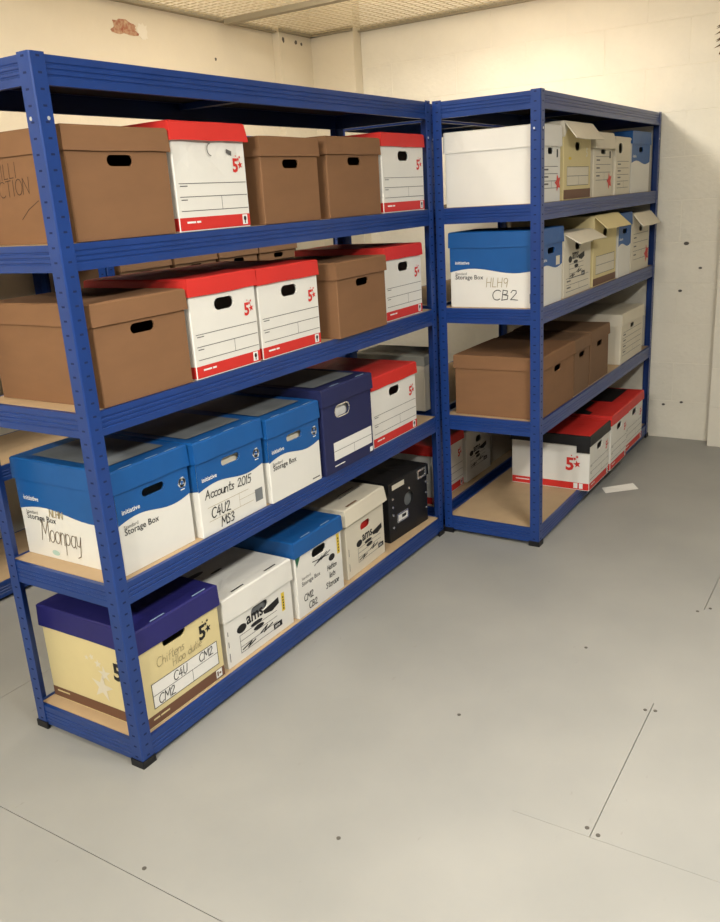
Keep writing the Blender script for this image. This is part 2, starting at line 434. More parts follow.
PEN = {
 'M': (.9, [[(0, 0), (.08, 1), (.4, .35), (.72, 1), (.82, 0)]]), 'N': (.75, [[(0, 0), (.05, 1), (.6, 0), (.65, 1)]]),
 'O': (.75, [arc(.34, .5, .34, .5, 90, 450, 12)]), 'o': (.58, [arc(.26, .3, .26, .3, 90, 450, 10)]),
 'n': (.55, [[(0, .6), (.02, 0)], [(.02, .4), (.2, .6), (.4, .5), (.42, 0)]]),
 'p': (.58, [[(0, .6), (.04, -.45)], arc(.22, .32, .24, .28, 160, -160, 9)]),
 'a': (.58, [arc(.24, .3, .24, .29, 60, 330, 9), [(.46, .6), (.44, .1), (.54, 0)]]),
 'y': (.6, [[(0, .6), (.1, .15), (.3, .12), (.45, .6)], [(.45, .6), (.38, -.35), (.1, -.45)]]),
 'A': (.8, [[(0, 0), (.32, 1), (.62, 0)], [(.1, .38), (.55, .42)]]), 'c': (.5, [arc(.26, .3, .26, .3, 50, 310, 8)]),
 'u': (.56, [[(0, .6), (.04, .1), (.25, .02), (.4, .2), (.44, .6), (.46, 0)]]),
 't': (.45, [[(.18, 1), (.18, .1), (.35, .05)], [(0, .65), (.38, .68)]]),
 's': (.48, [[(.38, .55), (.15, .6), (.05, .45), (.32, .25), (.28, .05), (0, .05)]]),
 'e': (.52, [[(.02, .3), (.44, .34)], arc(.24, .3, .23, .3, 10, 310, 9)]),
 'r': (.45, [[(0, .6), (.03, 0)], [(.03, .38), (.2, .6), (.36, .55)]]),
 'h': (.56, [[(.02, 1), (.02, 0)], [(.02, .38), (.2, .6), (.4, .45), (.42, 0)]]),
 'i': (.28, [[(.08, .6), (.1, 0)], [(.1, .82), (.11, .86)]]), 'f': (.42, [[(.36, .95), (.18, .9), (.16, 0)], [(.02, .55), (.34, .57)]]),
 'd': (.58, [arc(.22, .3, .22, .29, 20, 340, 9), [(.46, 1), (.46, 0)]]), 'l': (.28, [[(.1, 1), (.1, 0)]]),
 '0': (.62, [arc(.27, .5, .27, .5, 90, 450, 12)]), '1': (.35, [[(.05, .8), (.16, 1), (.16, 0)]]),
 '2': (.68, [[(.02, .75), (.15, .98), (.42, .95), (.46, .7), (.05, .05), (.3, .06), (.62, .02)]]),
 '3': (.6, [[(.02, .9), (.3, 1), (.42, .78), (.15, .55), (.45, .35), (.35, .05), (0, .05)]]),
 '5': (.62, [[(.5, 1), (.1, .98), (.08, .58), (.38, .6), (.46, .25), (.3, 0), (.02, .06)]]),
 'C': (.78, [arc(.4, .5, .38, .5, 50, 310, 10)]), '4': (.68, [[(.3, 1), (0, .35), (.5, .35)], [(.38, .7), (.38, 0)]]),
 'U': (.7, [[(0, 1), (.04, .15), (.28, 0), (.5, .18), (.54, 1)]]),
 'B': (.7, [[(.04, 0), (.06, 1)], [(.06, 1), (.42, .92), (.4, .6), (.08, .54), (.5, .45), (.48, .08), (.02, 0)]]),
 'L': (.6, [[(.05, 1), (.03, .02), (.45, .02)]]), 'I': (.35, [[(.12, 1), (.12, 0)]]), 'T': (.65, [[(0, .98), (.55, 1)], [(.28, 1), (.27, 0)]]),
 'S': (.65, [[(.48, .85), (.2, 1), (.05, .75), (.42, .4), (.36, .05), (0, .1)]]), ' ': (.5, []), '-': (.45, [[(.05, .4), (.35, .4)]]), '.': (.25, [[(.08, 0), (.1, .05)]]),
 'H': (.72, [[(0, 1), (.02, 0)], [(.52, 1), (.52, 0)], [(.02, .5), (.52, .52)]]), '9': (.6, [arc(.24, .7, .22, .28, 0, 360, 9), [(.46, .7), (.4, 0)]]),
}
def pen(s_, u, v, size, wd=0.0022, slant=0.12, rot=0.0, sx=1.0):
    out = []; x = 0; cr, sr = math.cos(rot), math.sin(rot)
    for ch in s_:
        adv, Ls = PEN.get(ch, PEN['o'])
        for L in Ls:
            out.append([(u+size*((x+a)*sx+slant*b_)*cr-size*b_*sr, v+size*((x+a)*sx+slant*b_)*sr+size*b_*cr) for a, b_ in L])
        x += adv
    return strokes(out, wd)
def star_poly(cx, cy, r, rot=0.0, k=0.42):
    return [(cx+(r if i % 2 == 0 else r*k)*math.cos(rot+math.pi/2+i*math.pi/5), cy+(r if i % 2 == 0 else r*k)*math.sin(rot+math.pi/2+i*math.pi/5)) for i in range(10)]
def wave_poly(w_, lo_l, lo_r, top, n=14, hump=0.012):
    """blue band: lower edge is a long s-curve from lo_l at left to lo_r at right"""
    pts = []
    for k in range(n+1):
        q = k/n
        pts.append((w_*q, lo_l+(lo_r-lo_l)*q + hump*math.sin(q*2*math.pi)))
    return pts+[(w_, top), (0, top)]
def recycle(cx, cy, r, wd):
    out = []
    for k in range(3):
        a0 = 90+120*k+14; L = arc(cx, cy, r, r, a0, a0+78, 4)
        out += strokes([L], wd)
        a = math.radians(a0+78); e_ = L[-1]
        tx, ty = -math.sin(a), math.cos(a); nx, ny = math.cos(a), math.sin(a)
        out.append([(e_[0]+nx*wd*1.1, e_[1]+ny*wd*1.1), (e_[0]+tx*wd*1.7, e_[1]+ty*wd*1.7), (e_[0]-nx*wd*1.1, e_[1]-ny*wd*1.1)])
    return out

def slot_loop(cx, cz, hw, hh, n=6):
    """rounded slot, counter-clockwise from the lower right"""
    r = hh; pts = []
    for k in range(n+1):
        a = -math.pi/2+math.pi*k/n; pts.append((cx+hw-r+r*math.cos(a), cz+r*math.sin(a)))
    for k in range(n+1):
        a = math.pi/2+math.pi*k/n; pts.append((cx-hw+r+r*math.cos(a), cz+r*math.sin(a)))
    return pts
def make_body(w_, d, h, mats, handle=None, parent=None, crumple=0.0, open_top=False, fill=None):
    """carton: five walls, a hand hole cut through the front with a visible card edge"""
    bm = bmesh.new()
    def q(pts, mi=0):
        f = bm.faces.new([bm.verts.new(p) for p in pts]); f.material_index = mi; return f
    x0, x1 = -w_/2, w_/2; c = 0.0025
    q([(x0, c, 0), (x0, c, h), (x0, d-c, h), (x0, d-c, 0)]); q([(x1, c, 0), (x1, d-c, 0), (x1, d-c, h), (x1, c, h)])
    q([(x1-c, d, 0), (x0+c, d, 0), (x0+c, d, h), (x1-c, d, h)]); q([(x0, c, 0.0), (x0, d-c, 0.0), (x1, d-c, 0.0), (x1, c, 0.0)])
    q([(x0, c, 0), (x0+c, 0, 0), (x0+c, 0, h), (x0, c, h)]); q([(x1-c, 0, 0), (x1, c, 0), (x1, c, h), (x1-c, 0, h)])
    q([(x0, d-c, 0), (x0, d-c, h), (x0+c, d, h), (x0+c, d, 0)]); q([(x1, d-c, 0), (x1-c, d, 0), (x1-c, d, h), (x1, d-c, h)])
    if handle:
        hx, hz, hw, hh = handle
        loop = slot_loop(hx-w_/2, hz, hw, hh)
        outer = [bm.verts.new(p) for p in ((x0+c, 0, 0), (x1-c, 0, 0), (x1-c, 0, h), (x0+c, 0, h))]
        inner = [bm.verts.new((a, 0, b_)) for a, b_ in loop]
        eds = [bm.edges.new((outer[i], outer[(i+1) % 4])) for i in range(4)]
        ied = [bm.edges.new((inner[i], inner[(i+1) % len(inner)])) for i in range(len(inner))]
        bmesh.ops.triangle_fill(bm, edges=eds+ied, use_beauty=True)
        back = [bm.verts.new((a, 0.005, b_)) for a, b_ in loop]
        n = len(inner)
        for i in range(n):
            f = bm.faces.new((inner[i], inner[(i+1) % n], back[(i+1) % n], back[i])); f.material_index = 1 if len(mats) > 1 else 0
    elif crumple > 0:
        r = random.Random(11); nx, nz = 10, 12
        V = [[None]*(nx+1) for _ in range(nz+1)]
        for k in range(nz+1):
            for i in range(nx+1):
                edge = min(i, nx-i, 1) ; up = max(0, (k/nz-0.42)/0.58)
                dy = crumple*up*edge*(0.5+0.5*math.sin(i*1.3+k*0.9))*r.uniform(.4, 1)
                V[k][i] = bm.verts.new((x0+c+(w_-2*c)*i/nx, dy, h*k/nz))
        for k in range(nz):
            for i in range(nx):
                a = (V[k][i], V[k][i+1], V[k+1][i+1], V[k+1][i])
                if (i+k) % 2: bm.faces.new((a[0], a[1], a[2])); bm.faces.new((a[0], a[2], a[3]))
                else: bm.faces.new((a[0], a[1], a[3])); bm.faces.new((a[1], a[2], a[3]))
    else:
        q([(x0+c, 0, 0), (x1-c, 0, 0), (x1-c, 0, h), (x0+c, 0, h)])
    me = bpy.data.meshes.new('body'); 
    for m_ in mats: me.materials.append(m_)
    bm.to_mesh(me); bm.free()
    body = link('body', me, parent)
    if handle and fill:
        fm = MB(); fm.box((x0+.012, 0.016, 0.01), (x1-.012, d-.02, h-.03)); fm.build('contents', fill, body)
    return body
def make_lid(w_, d, h, lh, mats, parent, o=0.005, flare=0.004, sag=0.004, seed=1, front=True, tilt=0.0, notch=False):
    """tray lid: skirt, bevelled top edge, slightly sagging top"""
    r = random.Random(seed)
    x0, x1, y0, y1 = -w_/2-o, w_/2+o, -o, d+o
    m_side = 6
    def ring(z, ins, jit=0.0):
        a0, a1, b0, b1 = x0+ins, x1-ins, y0+ins, y1-ins
        P = []
        for k in range(m_side): P.append((a0+(a1-a0)*k/m_side, b0))
        for k in range(m_side): P.append((a1, b0+(b1-b0)*k/m_side))
        for k in range(m_side): P.append((a1-(a1-a0)*k/m_side, b1))
        for k in range(m_side): P.append((a0, b1-(b1-b0)*k/m_side))
        return [(a+r.uniform(-jit, jit)*.6, b_+r.uniform(-jit, jit)*.6, z+r.uniform(-jit, jit)) for a, b_ in P]
    n = 4*m_side
    low = ring(h-lh, -flare, 0.0012); lowi = ring(h-lh+0.0005, -flare+0.003)
    if not front:
        for k in range(1, m_side):
            low[k] = (low[k][0], y0, h-0.012); lowi[k] = (lowi[k][0], y0+0.003, h-0.012)
    innr = ring(h-0.006, 0.003)
    rings = [innr, lowi, low, ring(h-0.004, 0.0, 0.0004), ring(h, 0.004, 0.0006), ring(h-sag*.6, 0.045), ring(h-sag, 0.11, 0.001)]
    mm = MB(); V = [p for R in rings for p in R]
    F = []
    for k in range(len(rings)-1):
        for i in range(n): F.append((k*n+i, k*n+(i+1) % n, (k+1)*n+(i+1) % n, (k+1)*n+i))
    F.append(tuple((len(rings)-1)*n+i for i in range(n)))
    mm.add(V, F)
    if len(mats) > 1:
        for i in range(len(mm.mi)):
            if i >= 4*n: mm.mi[i] = 1
    lid = mm.build('lid', mats, parent)
    return lid

NB = [0]
def archive_box(x0, x1, yf, z, h, lh, d, label, group, body_m, lid_m, handle=True, rot=0.0, crumple=0, fill=None, front_lid=True, lid=True,
                handle_z=None, rim_m=None, hw=0.044, hh=0.015, flare=0.002, lid_label=None, top_m=None, name='archive_box', over=0.004, hx=None):
    NB[0] += 1
    w_ = x1-x0-0.011
    r = thing(name, label, 'box', ((x0+x1)/2, yf, z+0.001), rot, group)
    bh = h-0.006 if lid else h
    hz = handle_z if handle_z else h-lh-0.030
    hd = ((hx if hx else w_/2), hz, hw, hh) if handle else None
    body = make_body(w_, d, bh, [body_m, rim_m] if rim_m else [body_m], hd, r, crumple, fill=fill)
    L = None
    if lid:
        L = make_lid(w_, d, h, lh, [lid_m, top_m] if top_m else [lid_m], r, o=over, flare=flare, seed=NB[0], front=front_lid)
        if lid_label: L['label'] = lid_label
    F = lambda side: Face(side, w_, d, h)
    return r, body, L, w_, F
def tabs(L, w_, d, h, m_, y=0.012, name='fold_slot', frac=(0.2, 0.72), ln=0.055, wd=0.005, o=0.005):
    """the two folded tab slots along the front top edge of a lid"""
    F = Face('top', w_, d, h)
    for q in frac:
        decal(L, name, F, [[(w_*q, y), (w_*q+ln, y), (w_*q+ln, y+wd), (w_*q, y+wd)]], m_, 0.0012)

# -- the box designs ------------------------------------------------------------
def kraft_box(x0, x1, yf, z, h, label, d=0.40, lh=0.056, rot=0.0, group='brown kraft archive boxes', dull=False, writing=None, **k):
    m_ = M['kraft_dull'] if dull else M['kraft']
    r, body, L, w_, F = archive_box(x0, x1, yf, z, h, lh, d, label, group, m_, m_, rot=rot, handle_z=h-lh-0.022, hw=0.042, hh=0.013, **k)
    # pale corrugated board edge at the front corners
    if writing:
        for s_, u, v, sz in writing: decal(body, 'handwriting', F('left'), pen(s_, u, v, sz, 0.0020, rot=0.06), M['marker_ink'])
        decal(body, 'handwriting', F('left'), strokes([[(.215, .058), (.245, .080), (.285, .098)]], .002), M['marker_ink'])
    return r
def logo5(body, F, u, v, sz, m_, name='logo'):
    decal(body, name, F, text_polys('5', u, v, sz, 0.035), m_, 0.0008)
    decal(body, name, F, [star_poly(u+sz*.66, v+sz*.36, sz*.22, .2), star_poly(u+sz*.52, v+sz*.66, sz*.12, .5), star_poly(u+sz*.66, v+sz*.78, sz*.10), star_poly(u+sz*.34, v+sz*.84, sz*.06)], m_, 0.0010)
def star_box(x0, x1, yf, z, h, label, d=0.40, lh=0.048, rot=0.0, crumple=0.0, lid='red', top=None, side_logo=False, group='white archive boxes with red lids and a red band', lid_label='red lid', over=0.004, grid=True, flare=0.002):
    r, body, L, w_, F = archive_box(x0, x1, yf, z, h, lh, d, label, group, M['white'], M[lid], rot=rot, crumple=crumple, handle=not crumple,
                                    hw=0.042, hh=0.017, handle_z=h-lh-0.032, lid_label=lid_label, top_m=M[top] if top else None, over=over, flare=flare)
    f = F('front')
    decal(body, 'red_band', f, [rect(0.002, 0.003, w_-.002, 0.036)], M['red'])
    decal(body, 'red_band', F('left'), [rect(0.002, 0.003, d-.002, 0.036)], M['red'])
    if grid:
        ls = [rect(0.012, v, w_-.006, v+.0018) for v in (0.052, 0.088, 0.122)] + [rect(w_*.60, .052, w_*.60+.0016, .088)]
        decal(body, 'ruled_lines', f, ls, M['grey_ink'])
        decal(body, 'small_print', f, [rect(.016, .115, .045, .1175), rect(.016, .080, .040, .0825)], M['grey_ink'])
    decal(body, 'small_print', f, [rect(.028, .021, .062, .026), rect(.066, .021, .082, .026)], M['white_ink'], 0.001)
    decal(body, 'mark_square', f, [rect(w_-.036, .007, w_-.014, .034)], M['white_ink'], 0.001)
    decal(body, 'mark', f, [arc(w_-.025, .0235, .006, .007, 0, 360, 8)[:-1], rect(w_-.027, .010, w_-.023, .017)], M['black_ink'], 0.0014)
    logo5(body, f, w_-.058, h-lh-.080, 0.050, M['red'])
    if crumple:
        decal(body, 'folded_handle', f, strokes([arc(w_*.62-.034, h-lh-.022, .014, .016, 90, 270, 6)], .0025), M['grey_ink'], .003)
        decal(body, 'folded_handle', f, [[(w_*.62+.03, h-lh-.03), (w_*.62+.05, h-lh-.038), (w_*.62+.052, h-lh-.026), (w_*.62+.03, h-lh-.02)]], M['grey_ink'], .003)
    if side_logo:
        logo5(body, F('left'), d-.115, h*.36, 0.085, M['red'])
        decal(body, 'mark_square', F('left'), [rect(d-.075, .008, d-.055, .034), rect(d-.048, .008, d-.03, .034)], M['white_ink'], .001)
        decal(body, 'small_print', F('left'), [rect(.02, .020, .09, .025)], M['white_ink'], .001)
    return r, body, L, w_, F
def storage_box(x0, x1, yf, z, h, label, d=0.40, lh=0.062, rot=0.0, fill=None, side=True, words=True, panel=True, group='blue and white printed storage boxes', icon=True):
    r, body, L, w_, F = archive_box(x0, x1, yf, z, h, lh, d, label, group, M['white'], M['blue_card'], rot=rot, fill=fill, rim_m=M['blue_card'], hw=0.042, hh=0.012,
                                    handle_z=h-lh-.026, lid_label='blue lid', over=0.004)
    bh = h-.006
    def art(f, wd, words):
        decal(body, 'blue_wave', f, [wave_poly(wd, h*.47, h*.50, bh, hump=.012)] if f.side != 'front' else [], M['blue_card'])
        decal(body, 'lettering', f, text_polys('initiative', wd*.06, h*.575, 0.019, .014), M['white_ink'], .0012)
        if words:
            decal(body, 'lettering', f, text_polys('Standard', wd*.06, h*.435, 0.0145), M['grey_ink'], .0010)
            decal(body, 'lettering', f, text_polys('Storage Box', wd*.06, h*.375, 0.0250, .008), M['black_ink'], .0010)
    f = F('front')
    # the printed band leaves the hand hole free: two side pieces, one strip below the hole, one above
    hx, hz, hw, hh = w_/2, h-lh-.026, .0415, .0118
    low = wave_poly(w_, h*.485, h*.505, hz-hh, hump=.010)
    decal(body, 'blue_wave', f, [low]+[[(hx+sx_*hw, hz+sz_*hh)]+[(hx+sx_*(hw-hh+hh*math.cos(math.radians(q_))), hz+sz_*hh*math.sin(math.radians(q_))) for q_ in (0, 22, 45, 67, 90)] for sx_ in (-1, 1) for sz_ in (-1, 1)]+[rect(0, hz-hh, hx-hw, bh), rect(hx+hw, hz-hh, w_, bh), rect(hx-hw, hz+hh, hx+hw, bh)], M['blue_card'])
    art(f, w_, words)
    if icon:
        decal(body, 'recycling_mark', f, recycle(w_*.90, h*.64, .0105, .0068), M['white_ink'], .0012)
        decal(body, 'small_print', f, [rect(w_*.87, h*.565, w_*.93, h*.575)], M['white_ink'], .0012)
    if side: art(F('left'), d, True)
    if panel:
        tp = Face('top', w_, d, h)
        decal(L, 'top_panel', tp, [rect(.03, .05, w_-.03, d-.05)], M['grey_panel'], .0004, label='dusty grey panel on the lid')
        tabs(L, w_, d, h, M['tape_scuff'], y=-.002, wd=.004, name='worn_edge', frac=(.10, .45, .72), ln=.045)
    return r, body, L, w_, F

Z1, Z2, Z3, Z4 = [z+0.0006 for z in LEV[:4]]
# ---- near unit, second level from the top
kraft_box(.058, .395, .012, Z4, .258, 'brown box at the left end of the highest filled shelf, pen writing on its side',
          writing=[('UNILLI', .110, .148, .034), ('ACTION', .115, .108, .036)])
star_box(.400, .705, .012, Z4, .279, 'crumpled white box with red lid between brown boxes on the highest filled shelf', crumple=.007, flare=.006)
kraft_box(.765, 1.070, .012, Z4, .250, 'brown box right of the crumpled red-lidded box, wider of the middle pair')
kraft_box(1.112, 1.458, .012, Z4, .258, 'brown box left of the red-lidded box at the end of the highest filled shelf')
star_box(1.466, 1.796, .012, Z4, .279, 'neat white box with red lid at the right end of the highest filled shelf')
# ---- near unit, third level
kraft_box(.060, .388, .010, Z3, .255, 'brown box at the left end of the shelf with the red-lidded pair')
star_box(.393, .688, .008, Z3, .276, 'left box of the touching red-lidded pair on the third shelf')
star_box(.692, 1.016, .010, Z3, .274, 'right box of the touching red-lidded pair on the third shelf')
kraft_box(1.083, 1.425, -.012, Z3, .255, 'brown box between the red-lidded pair and the last red-lidded box', rot=math.radians(1.0))
star_box(1.456, 1.758, .018, Z3, .275, 'white box with red lid at the right end of the third shelf')
# ---- near unit, second level
_, bd, L, w_, F = storage_box(.062, .343, .032, Z2, .289, 'dusty blue storage box with Moonpay penned on its side')
f = F('left')
decal(bd, 'handwriting', f, pen('Moonpay', .075, .050, .062, .0024, rot=-.02, sx=.62), M['pen_ink'], .0016)
decal(bd, 'handwriting', f, pen('NLHN', .125, .128, .020, .003), M['pencil'], .0016)
decal(bd, 'stain', f, [arc(.125, .018, .016, .008, 0, 360, 12)[:-1]], mat('pale_green_stain', (176, 206, 196), .8), .0010)
_, bd, L, w_, F = storage_box(.347, .655, .014, Z2, .288, 'blue storage box with Accounts 2015 written across its front', words=False, fill=M['white_dull'])
f = F('front')
decal(bd, 'handwriting', f, pen('Accounts 2015', .024, .112, .026, .0030, rot=-.05, sx=1.12), M['black_ink'], .0012)
decal(bd, 'handwriting', f, pen('C4U2', .042, .048, .030, .0034), M['black_ink'], .0012)
decal(bd, 'handwriting', f, pen('MS3', .080, .010, .028, .0034), M['black_ink'], .0012)
decal(bd, 'ruled_lines', f, [rect(.03, .083, .215, .0842), rect(.17, .062, .25, .063), rect(.03, .040, .235, .0412), rect(.17, .040, .171, .085)], M['pencil'])
decal(bd, 'print_block', f, [rect(w_-.052, .030, w_-.016, .070)], M['grey_panel'])
_, bd, L, w_, F = storage_box(.662, .952, .004, Z2, .278, 'clean blue storage box without handwriting, left of the navy box', fill=M['white_dull'])
decal(bd, 'small_print', F('front'), [rect(w_-.055, .012, w_-.012, .016)], M['grey_ink'])
# navy box
r, body, L, w_, F = archive_box(.958, 1.288, -.004, Z2, .305, .060, .40, 'dark navy box with white label panel beside the red-lidded box', None, M['navy_card'], M['navy_card'],
                                hw=.044, hh=.019, handle_z=.212, fill=M['paper'], hx=.122)
f = F('front')
decal(body, 'label_panel', f, [rect(.055, .040, w_-.012, .105)], M['paper'], label='white paper label panel')
decal(body, 'ruled_lines', f, [rect(.055, .072, w_-.012, .0738), rect(.185, .040, .1865, .072)], M['grey_ink'], .001)
decal(body, 'small_print', f, [rect(.055, .018, .12, .022)], M['white_ink'])
decal(body, 'mark_square', f, [rect(w_-.028, .008, w_-.008, .026)], M['white_ink'])
rimw = strokes([slot_loop(.122, .212, .046, .021)+[slot_loop(.122, .212, .046, .021)[0]]], .004)
decal(body, 'handle_rim', f, rimw, M['white_dull'], .001, label='pale worn rim of the hand hole')
tabs(L, w_, .40, .305, M['tape_scuff'], y=.004, wd=.005)
decal(L, 'top_panel', Face('top', w_, .40, .305), [rect(.03, .05, w_-.03, .35)], M['grey_panel'], .0004)
star_box(1.300, 1.658, .010, Z2, .274, 'white box with red lid at the right end of the blue-box shelf')
# ---- near unit, bottom level
r, body, L, w_, F = archive_box(.050, .386, .022, Z1, .308, .068, .40, 'cream box with deep blue lid on the lowest shelf at the near corner', None, M['cream'], M['violet_card'],
                                hw=.046, hh=.015, handle_z=.229, hx=.138, lid_label='deep blue lid', over=.004)
f = F('front')
decal(body, 'brown_band', f, [rect(.002, .003, w_-.002, .036)], M['brown_print'])
decal(body, 'brown_band', F('left'), [rect(.002, .003, .398, .036)], M['brown_print'])
decal(body, 'small_print', f, [rect(.022, .020, .046, .025), rect(.05, .020, .085, .025)], M['cream'], .001)
decal(body, 'small_print', F('left'), [rect(.02, .022, .075, .027)], M['cream'], .001)
decal(body, 'mark_square', f, [rect(w_-.040, .008, w_-.014, .034)], M['paper'], .001)
decal(body, 'mark', f, [rect(w_-.036, .013, w_-.030, .029), rect(w_-.027, .018, w_-.018, .024)], M['brown_print'], .0014)
decal(body, 'label_panel', f, [rect(.030, .052, w_-.022, .130)], M['paper'], label='white ruled label panel')
decal(body, 'ruled_lines', f, frame(.030, .052, w_-.022, .130, .002)+[rect(.030, .090, w_-.022, .0916), rect(.19, .052, .1914, .090)], M['black_ink'], .001)
decal(body, 'handwriting', f, pen('C4U', .115, .096, .027, .0026), M['black_ink'], .0014)
decal(body, 'handwriting', f, pen('CM2', .222, .098, .026, .0026), M['black_ink'], .0014)
decal(body, 'handwriting', f, pen('CM2', .050, .058, .028, .0026), M['black_ink'], .0014)
decal(body, 'handwriting', f, pen('Chiftens', .06, .168, .028, .002, rot=.03), M['pencil'], .0014)
decal(body, 'handwriting', f, pen('Hlow dutie', .12, .142, .024, .002, rot=.05), M['pencil'], .0014)
logo5(body, f, w_-.092, .165, .062, M['black_ink'])
s = F('left')
decal(body, 'pale_star', s, [star_poly(.232, .092, .046, -.15, .36), star_poly(.250, .140, .027, .1, .36), star_poly(.228, .168, .015, 0), star_poly(.205, .185, .011, .3), star_poly(.183, .178, .009, 0)], M['white_dull'], .0010)
logo5(body, s, .288, .135, .075, M['black_ink'])
tabs(L, w_, .40, .308, M['tape_scuff'], y=.004, wd=.005)

def ams_art(body, f, w_, h, u0, v0, s=1.0, red=False, strip=True):
    bk = M['black_ink']
    def b(u, v): return (u0+u*s, v0+v*s)
    decal(body, 'lettering', f, text_polys('ams', u0+.062*s, v0+.088*s, .062*s, .022, sx=.95), bk, .0010)
    decal(body, 'ink_blot', f, [[b(*p) for p in arc(.035, .088, .026, .016, 0, 360, 12)[:-1]]], M['red'] if red else bk)
    decal(body, 'ink_blot', f, [[b(.155, .098), b(.245, .112), b(.247, .088), b(.205, .075), b(.16, .083)]], bk)
    decal(body, 'ink_blot', f, [[b(*p) for p in arc(.115, .072, .034, .008, 0, 360, 10)[:-1]], [b(*p) for p in arc(.125, .052, .030, .009, 0, 360, 10)[:-1]]], bk)
    decal(body, 'ruled_lines', f, [[b(.02, v), b(.23, v), b(.23, v+.002), b(.02, v+.002)] for v in (.064, .042, .020, -.002)]
          + [[b(.02, -.002), b(.022, -.002), b(.022, .066), b(.02, .066)]], M['grey_ink'], .0008)
    decal(body, 'scribble', f, strokes([[b(.03, .008), b(.08, .018), b(.06, .004), b(.10, .014)], [b(.13, .022), b(.17, .036), b(.15, .018), b(.2, .03)]], .005*s), bk, .0010)
    decal(body, 'black_label', f, [[b(.205, -.004), b(.255, -.004), b(.255, .018), b(.205, .018)]], bk)
    decal(body, 'lettering', f, text_polys('ams', u0+.212*s, v0+.003*s, .018*s, .01), M['white_ink'], .0014)
    if strip:
        decal(body, 'yellow_strip', f, [[b(.262, .045), b(.280, .045), b(.280, .118), b(.262, .118)]], M['yellow'])
        decal(body, 'small_print', f, [[b(.268, v), b(.274, v), b(.274, v+.007), b(.268, v+.007)] for v in (.052, .063, .074, .085, .096)], bk, .0012)
# white box with black slots in its lid
r, body, L, w_, F = archive_box(.402, .758, .030, Z1, .238, .078, .40, 'white box with two black slots in its lid, second from left on the lowest shelf', 'white printed archive boxes on the lowest shelf',
                                M['white'], M['white'], hw=.044, hh=.016, handle_z=.135, fill=M['grey_panel'])
ams_art(body, F('front'), w_, .238, .045, .026, .92)
tabs(L, w_, .40, .238, M['black_ink'], y=.010, wd=.006, frac=(.18, .66), ln=.060)
decal(L, 'ink_smudge', Face('top', w_, .40, .238), [arc(.09, .20, .05, .012, 10, 370, 10)[:-1], arc(.16, .16, .03, .006, 0, 360, 8)[:-1], arc(.20, .26, .03, .006, 0, 360, 8)[:-1]], M['grey_ink'], .001)
decal(body, 'small_print', F('front'), [rect(.010, .02, .013, .05), rect(.010, .07, .013, .09), rect(.010, .11, .013, .125)], M['grey_ink'])
# white box, plain blue lid
r, body, L, w_, F = archive_box(.768, 1.066, .022, Z1, .286, .056, .40, 'white written-on box with plain blue lid between two white boxes on the lowest shelf', None, M['white'], M['blue_card'],
                                hw=.044, hh=.017, handle_z=.205, lid_label='plain blue lid', over=.004)
f = F('front')
decal(body, 'lettering', f, text_polys('Storage Box', .028, .112, .0225, .008), M['grey_ink'], .001)
decal(body, 'lettering', f, text_polys('Standard', .030, .134, .015), M['grey_ink'], .001)
decal(body, 'handwriting', f, pen('CM2', .035, .052, .024, .003), M['black_ink'], .001)
decal(body, 'handwriting', f, pen('CB2', .060, .014, .024, .003), M['black_ink'], .001)
decal(body, 'handwriting', f, pen('Hatton', .186, .106, .018, .0026), M['black_ink'], .001)
decal(body, 'handwriting', f, pen('lists', .195, .074, .020, .0026), M['black_ink'], .001)
decal(body, 'handwriting', f, pen('Storage', .170, .040, .022, .0026), M['black_ink'], .001)
decal(body, 'scribble', f, strokes([[(.11, .158), (.16, .178), (.13, .162), (.19, .182), (.15, .165), (.21, .180)], [(.10, .176), (.2, .166)]], .003), M['black_ink'], .001)
decal(body, 'ink_blot', f, [arc(.218, .148, .020, .013, 0, 360, 10)[:-1]], M['black_ink'], .001)
decal(body, 'yellow_strip', f, [rect(w_-.032, .145, w_-.014, .222)], M['yellow'])
decal(body, 'small_print', f, [rect(w_-.026, v, w_-.020, v+.007) for v in (.152, .164, .176, .188, .200)], M['black_ink'], .0012)
decal(body, 'green_corner', f, [[(.002, .228), (.034, .228), (.010, .190)]], mat('dark_green_print', (40, 96, 70), .6))
tabs(L, w_, .40, .286, M['tape_scuff'], y=.004, wd=.004, frac=(.18, .60))
# worn white box with torn lid
r, body, L, w_, F = archive_box(1.104, 1.410, .040, Z1, .284, .062, .385, 'worn white box with torn bent lid beside the black box', 'white printed archive boxes on the lowest shelf',
                                M['white_dull'], M['white_dull'], hw=.038, hh=.016, handle_z=.175, rot=math.radians(2), fill=M['red'], over=.005, flare=.008)
ams_art(body, F('front'), w_, .284, .065, .040, .85, red=False, strip=False)
decal(body, 'small_print', F('front'), [rect(.014, .03, .017, .06), rect(.014, .09, .017, .12)], M['grey_ink'])
tabs(L, w_, .385, .284, M['kraft_dull'], y=.006, wd=.010, frac=(.12,), ln=.075, name='torn_edge')
decal(L, 'small_print', Face('top', w_, .385, .284), [rect(.10, .08, .26, .084), rect(.12, .10, .24, .104)], M['grey_ink'], .001)
